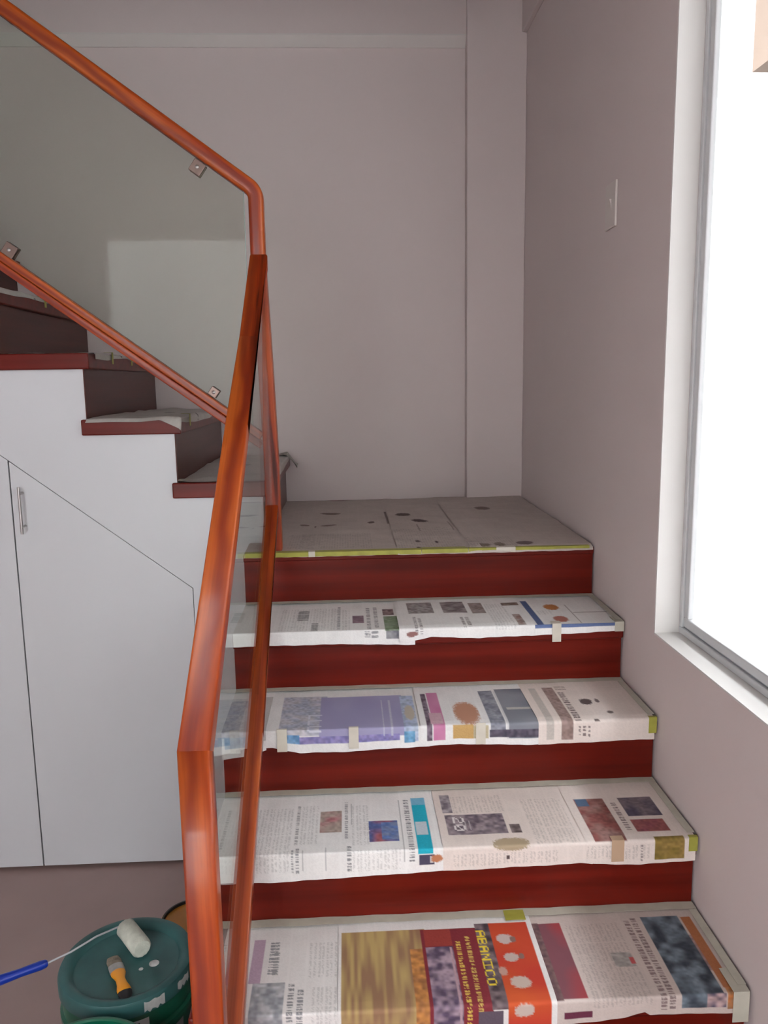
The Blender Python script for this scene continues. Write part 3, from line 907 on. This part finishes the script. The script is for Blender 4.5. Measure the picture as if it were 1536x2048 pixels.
for i, (k, x0, x1, dr_, ops) in enumerate(PAPERS):
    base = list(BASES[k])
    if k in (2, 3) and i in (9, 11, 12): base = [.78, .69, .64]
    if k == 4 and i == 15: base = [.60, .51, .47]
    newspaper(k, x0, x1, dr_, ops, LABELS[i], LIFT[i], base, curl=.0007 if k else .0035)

# papers on the upper flight: lie on the tread, hang a little over the nosing at its right edge
def upper_paper(k, label, y0, y1, over, fold=0.0):
    xk = UX(k)+.020; xb = UX(k+1)+.002
    z = Z0+k*HU
    res = .006
    V = np.arange(-(xk-xb), over, res); Y = np.arange(y0, y1, res)
    nv, nx = len(V), len(Y)
    img = paint(Y, V, [('h', y0+.30, y0+.315, -.03, over, (.14, .12, .12)), ('t', y0+.1, y0+.25, -.2, -.05), ('b', y0+.5, y0+.56, -.16, -.12, (.3, .27, .25))], (.56, .53, .50))
    pos = np.zeros((nv, nx, 3))
    n1 = smooth_noise(nx, nv, (y1-y0)/.09, .3/.07)
    top = (V <= 0)[:, None]*np.ones((1, nx), bool)
    ov = V[:, None]*(0.35+.65*smooth_noise(nx, 2, (y1-y0)/.12, 1)[0][None, :])
    pos[:, :, 0] = np.where(top, xk-V[:, None], xk+.002+.003*n1)
    pos[:, :, 0] = np.where(top, xk+V[:, None], pos[:, :, 0])
    pos[:, :, 1] = Y[None, :]
    pos[:, :, 2] = np.where(top, z+.0012+.007*n1**2, z+.001-ov)
    # front edge droops over the open end of the tread
    m_ = np.clip((YS-.016 - Y)/.02, 0, 1)[None, :]
    pos[:, :, 2] -= m_*(.012+fold*np.clip((V[:, None]+.06)/.06, 0, 1))
    me = sheet_mesh('newspaper_sheet', Y, V, pos, img)
    o = bpy.data.objects.new('newspaper_sheet', me); COL.objects.link(o)
    return tag(o, label, 'newspaper', 'newspaper sheets taped over the stairs')
upper_paper(1, 'crumpled newspaper sheet on the first step up from the landing', YS-.004, YB-.03, .030)
upper_paper(2, 'newspaper sheet with white drooping corner, second step up from the landing', YS-.034, YB-.04, .032, .030)
upper_paper(3, 'loose newspaper sheet on the third step of the upper flight, at eye level', YS+.05, YB-.05, .026)
upper_paper(4, 'newspaper sheet seen edge-on on the fourth step of the upper flight', YS+.01, YB-.05, .026)

# the torn corner hanging over the first upper tread at the back wall
bm = bmesh.new()
pts = []
Xc, Yc, Zc_ = UX(1)+.0225, 1.02, Z0+HU
grid = []
for i in range(9):
    row = []
    for j in range(9):
        u, v = i/8, j/8
        x = Xc - .05 + .085*u; zz = Zc_+.012 - (.0 if u < .5 else (u-.5)*.10) - .008*math.sin(7*v)*u
        row.append(bm.verts.new((x, Yc + .075*v - .02*u, zz + .004*math.sin(9*u+5*v))))
    grid.append(row)
for i in range(8):
    for j in range(8): bm.faces.new((grid[i][j], grid[i+1][j], grid[i+1][j+1], grid[i][j+1]))
o = obj('newspaper_scrap', bm, plain('grey_newsprint', (.40, .37, .33), .8, var=.25, vscale=60), smooth=True)
tag(o, 'crumpled newspaper corner sticking past the first upper step near the back wall', 'newspaper')

# ================================================================== TAPE
def tape(x0, x1, y0, y1, z, label, mat, rise=0.0):
    """Strip lying on a tread top."""
    bm = bmesh.new(); n = max(2, int((x1-x0)/.03))
    tp = []
    for i in range(n+1):
        x = x0+(x1-x0)*i/n; wob = .0012*math.sin(i*1.7)
        tp.append([bm.verts.new((x, y, zz)) for y, zz in ((y0+wob, z), (y1+wob, z), (y1+wob, z+.0004), (y0+wob, z+.0004))])
    for A, B in zip(tp, tp[1:]):
        for q in range(4): bm.faces.new((A[q], A[(q+1) % 4], B[(q+1) % 4], B[q]))
    bm.faces.new(tp[0]); bm.faces.new(tp[-1][::-1])
    return tag(obj('masking_tape', bm, mat), label, 'tape', 'tape strips holding the newspapers')
def fold_tape(x0, x1, k, on, down, label, mat, lift=.0055):
    """Piece folded over the nosing of step k."""
    y, z = Yk(k), Zk(k)
    p = [(y+on, z+lift), (y-lift+.001, z+lift), (y-lift, z+lift-.001), (y-lift, z-down), (y-lift-.0005, z-down), (y-lift-.0006, z+lift), (y-lift+.0005, z+lift+.0006), (y+on, z+lift+.0006)]
    return tag(obj('masking_tape', prism(p, 'x', x0, x1), mat), label, 'tape', 'tape strips holding the newspapers')
fold_tape(-1.085, -.545, 0, .020, .008, 'long yellow green tape strip along the landing edge, handrail side', M['tape_y'])
fold_tape(-.543, -.400, 0, .026, .007, 'brighter short yellow green tape at the middle of the landing edge', M['tape_y'])
fold_tape(-.398, -.020, 0, .020, .006, 'yellow green tape strip along the landing edge, wall side', M['tape_y'])
fold_tape(-.312, -.252, 0, .020, .009, 'small pale tape patch on the landing edge towards the wall', M['tape_c'], .0068)
fold_tape(-.892, -.872, 0, .012, .009, 'tiny white tape patch on the landing edge near the handrail post', M['tape_c'], .0068)
fold_tape(-.208, -.183, 1, .018, .047, 'small cream tape tab over the edge of the step just below the landing', M['tape_c'])
fold_tape(-.032, -.006, 1, .045, .022, 'greenish tape corner at the wall end of the step just below the landing', M['tape_p'])
fold_tape(-.778, -.754, 2, .0, .050, 'pale tape tab on the lavender newspaper of the second step down', M['tape_c'])
fold_tape(-.955, -.930, 2, .0, .052, 'pale tape tab seen through the glass on the second step down', M['tape_c'])
fold_tape(-.462, -.438, 2, -.006, .050, 'grey tape tab under the pink strip of the second step down', M['tape_c'])
fold_tape(-.026, -.006, 2, .004, .036, 'olive yellow tape square at the wall end of the second step down', M['tape_y'])
fold_tape(-.200, -.172, 3, .012, .046, 'tan tape tab on the nosing of the third step down', plain('tan_tape', (.52, .36, .24), .6))
fold_tape(-.026, -.006, 3, .004, .028, 'olive yellow tape square at the wall end of the third step down', M['tape_y'])
fold_tape(-.040, -.008, 4, .06, .060, 'long greenish tape corner at the wall end of the lowest visible step', M['tape_p'])
names_ = ['step just below the landing', 'second step down', 'third step down', 'lowest visible step']
for k in range(1, 5):
    yr = (Yk(k-1)+.012 if k > 1 else .002)
    tape(XE+.004, XW-.002, yr-.026, yr-.001, Zk(k)+.0075, 'pale tape strip along the foot of the riser, '+names_[k-1], M['tape_p'])
    bm = box(-.024, -.0065, Yk(k)+.012, yr-.028, Zk(k)+.0070, Zk(k)+.0074)
    tag(obj('masking_tape', bm, M['tape_p']), 'pale tape strip along the right wall on the '+names_[k-1], 'tape', 'tape strips holding the newspapers')
tape(-.440, -.395, Yk(3)+.012-.040, Yk(3)+.012-.006, Zk(4)+.0083, 'short yellow tape piece behind the red panel of the lowest visible step', M['tape_y'])
def side_tape(k, y, label, down=.03):
    x = UX(k)+.020; z = Z0+k*HU
    p = [(x-.02, z+.009), (x+.007, z+.009), (x+.007, z-down), (x+.0075, z-down), (x+.0076, z+.0096), (x-.02, z+.0096)]
    tag(obj('masking_tape', prism(p, 'y', y, y+.02), M['tape_y']), label, 'tape', 'tape strips holding the newspapers')
side_tape(2, YS+.10, 'yellow tape tab beside the white drooping paper corner')
side_tape(3, YS+.22, 'yellow tape tab on the third upper step, nearer the open side')
side_tape(3, YS+.47, 'yellow tape tab on the third upper step, nearer the back wall')
side_tape(4, YS+.40, 'yellow tape tab on the fourth upper step')
x_ = UX(2)+.006
tag(obj('masking_tape', box(x_-.004, x_+.03, YS-.0175, YS+.02, Z0+HU+.0095, Z0+HU+.010), M['tape_p']), 'cream tape corner at the open end of the first upper step', 'tape', 'tape strips holding the newspapers')

# ================================================================== PAINT PAILS AND TOOLS
def pail_body(bm_prof, name, parent, mat):
    bm = bmesh.new(); lathe(bm, bm_prof, 64); return obj(name, bm, mat, parent, smooth=True)
H = 0.40
p1 = thing('paint_pail', 'green paint pail whose dusty lid carries a roller and a brush', 'pail', (-1.277, -.812, 0), 0.0, 'green paint pails')
pail_body([(0, 0), (.118, 0), (.122, .004), (.134, .30), (.137, .302), (.143, .306), (.143, .318), (.137, .322), (.137, .352), (.134, .356), (.134, .366), (0, .366)], 'body', p1, M['green'])
lid = pail_body([(0, H-.014), (.108, H-.014), (.112, H-.013), (.118, H-.004), (.124, H-.001), (.132, H), (.1405, H-.002), (.1435, H-.008), (.1435, H-.034), (.1405, H-.036), (.136, H-.034)], 'lid', p1, M['lid'])
for j, (a0, a1, rr, zz0, zz1, mm) in enumerate([(-62, -44, .1442, H-.030, H-.006, 'dirt'), (-30, -14, .1442, H-.028, H-.008, 'dirt')]):
    bm = bmesh.new(); prev = None
    for i in range(9):
        a = math.radians(a0+(a1-a0)*i/8); jit = .004*math.sin(i*2.3+j)
        A = bm.verts.new((rr*math.cos(a), rr*math.sin(a), zz0+jit)); B = bm.verts.new((rr*math.cos(a), rr*math.sin(a), zz1-abs(jit)))
        if prev: bm.faces.new((prev[0], A, B, prev[1]))
        prev = (A, B)
    obj('paint_splash', bm, M[mm], lid)
def curved_patch(bm, a0, a1, z0, z1, prof_r, n=10):
    prev = None
    for i in range(n+1):
        a = math.radians(a0+(a1-a0)*i/n)
        A = bm.verts.new((prof_r(z0)*math.cos(a), prof_r(z0)*math.sin(a), z0)); B = bm.verts.new((prof_r(z1)*math.cos(a), prof_r(z1)*math.sin(a), z1))
        if prev: bm.faces.new((prev[0], A, B, prev[1]))
        prev = (A, B)
pr = lambda z: .122+(.134-.122)*z/.30+.0012 if z < .305 else .1383
bm = bmesh.new(); curved_patch(bm, -75, -58, .322, .352, pr); obj('label_sticker', bm, M['label'], p1)
bm = bmesh.new(); curved_patch(bm, -71, -66, .330, .346, lambda z: pr(z)+.0006); obj('label_mark', bm, M['ink'], p1)
bm = bmesh.new(); curved_patch(bm, -75, -20, .12, .29, pr); obj('label_sticker', bm, M['label_g'], p1)
for a0, z0, rr in ((-150, H-.0135, .005), (60, H-.001, .011)):
    bm = bmesh.new(); c = (.07*math.cos(math.radians(a0+90)) if rr < .011 else .128*math.cos(math.radians(a0)), .128*math.sin(math.radians(a0)) if rr > .011 else -.02)
    lathe(bm, [(0, .0014), (rr*.6, .0012), (rr, .0002)], 14, (c[0], c[1], z0)); obj('paint_splash', bm, M['dirt'], lid)

p2 = thing('paint_pail', 'open dark green paint pail at the bottom edge, in front of the lidded pail', 'pail', (-1.285, -1.122, 0), 0.0, 'green paint pails')
pail_body([(0, .006), (.112, .006), (.130, H-.02), (.131, H), (.134, H+.003), (.140, H+.002), (.142, H-.004), (.142, H-.016), (.136, H-.020), (.135, H-.05), (.140, H-.054), (.140, H-.066), (.134, H-.07), (.120, 0), (0, 0)], 'body', p2, M['green'])
bm = bmesh.new()
pts = [(.143*math.cos(a), .143*math.sin(a), H-.06+.0*a) for a in np.linspace(math.radians(180), math.radians(360), 24)]
pts = [(x, y*.75-.0, z - .10*math.sin(math.pi*i/23)) for i, (x, y, z) in enumerate(pts)]
pts = [(x, -abs(y)*1.25 if 0 < i < 23 else 0, z) for i, (x, y, z) in enumerate(pts)]
tube(bm, pts, .002, 8); obj('handle', bm, M['wire'], p2, smooth=True)

p3 = thing('paint_can', 'ochre yellow can with dark rim half hidden behind the lidded green pail', 'can', (-1.187, -.545, 0))
pail_body([(0, 0), (.076, 0), (.078, .004), (.078, .285), (.081, .289), (.081, .300), (.079, .302)], 'body', p3, M['ochre'])
pail_body([(.079, .302), (.074, .3025), (.072, .296)], 'rim', p3, M['black'])
pail_body([(.072, .296), (0, .296)], 'lid', p3, M['ochre'])

LZ = H-.014
# paint roller resting on the lid with its handle hanging out to the left
R_ = .0225
a0, a1 = Vector((-1.303, -.722, LZ+R_+.001)), Vector((-1.246, -.798, LZ+R_+.001))
rl = thing('paint_roller', 'mini paint roller with off-white sleeve and blue grip resting on the pail lid', 'paint roller', tuple(a0))
def W(p): return Vector(p)-a0
ax = (a1-a0).normalized()
bm = bmesh.new()
tube(bm, [W(a0), W(a0)+ax*.004, W(a1)-ax*.006, W(a1)], [R_*.86, R_, R_, R_*.80], 28)
for v in bm.verts: v.co += Vector((random.uniform(-1, 1), random.uniform(-1, 1), random.uniform(-1, 1)))*.0006
obj('sleeve', bm, M['fleece'], rl, smooth=True)
h0 = Vector((-1.442, -.830, H+.010)); h1 = Vector((-1.600, -.925, H+.014))
bm = bmesh.new()
P_ = [a0-ax*.002, a0-ax*.012, a0+Vector((-.020, -.006, .004)), Vector((-1.355, -.766, LZ+.036)), Vector((-1.400, -.803, H+.014)), h0]
sp = []
for i in range(len(P_)-1):
    for t in np.linspace(0, 1, 6, endpoint=False): sp.append(W(P_[i]*(1-t)+P_[i+1]*t))
sp.append(W(P_[-1]))
tube(bm, sp, .0022, 10); obj('wire_frame', bm, M['wire'], rl, smooth=True)
bm = bmesh.new()
dd_ = (h1-h0)
tube(bm, [W(h0+dd_*t) for t in (0, .02, .08, .3, .6, .9, 1)], [.006, .0085, .0098, .0088, .0115, .0125, .010], 18)
obj('grip', bm, M['blue'], rl, smooth=True)

# paint brush
bdir = Vector((.050, -.098, 0)).normalized()
b0 = Vector((-1.312, -.800, LZ+.001))
br_ = thing('paint_brush', 'orange handled paint brush with black tip on the pail lid', 'paint brush', tuple(b0), math.atan2(bdir.y, bdir.x))
br_.scale = (1.16, 1.16, 1.16)
def slab(bm, st):
    """st: list of (x, halfwidth, z0, z1)."""
    rings = []
    for x, hw, z0, z1 in st:
        zc_ = (z0+z1)/2; hz = (z1-z0)/2
        rings.append([bm.verts.new((x, hw*math.cos(a)*(1 if abs(math.cos(a)) < .7 else 1), zc_+hz*math.sin(a))) for a in np.linspace(0, 2*math.pi, 16, endpoint=False)])
    for A, B in zip(rings, rings[1:]):
        for q in range(16): bm.faces.new((A[q], B[q], B[(q+1) % 16], A[(q+1) % 16]))
    bm.faces.new(rings[0][::-1]); bm.faces.new(rings[-1])
    return bm
obj('bristles', slab(bmesh.new(), [(0, .0105, .002, .008), (.012, .0135, .001, .010), (.030, .0130, .001, .012)]), M['bristle'], br_, smooth=True)
obj('ferrule', slab(bmesh.new(), [(.028, .0138, .0005, .013), (.048, .0140, .0005, .014)]), M['ferrule'], br_, smooth=True)
obj('handle', slab(bmesh.new(), [(.047, .0130, .001, .014), (.055, .0135, .001, .015), (.070, .0085, .002, .014), (.085, .0095, .002, .014), (.098, .0125, .001, .014), (.106, .0125, .001, .013)]), M['orange'], br_, smooth=True)
obj('handle_tip', slab(bmesh.new(), [(.1055, .0128, .001, .013), (.116, .0115, .001, .012), (.128, .005, .003, .010), (.131, .002, .004, .008)]), M['black'], br_, smooth=True)
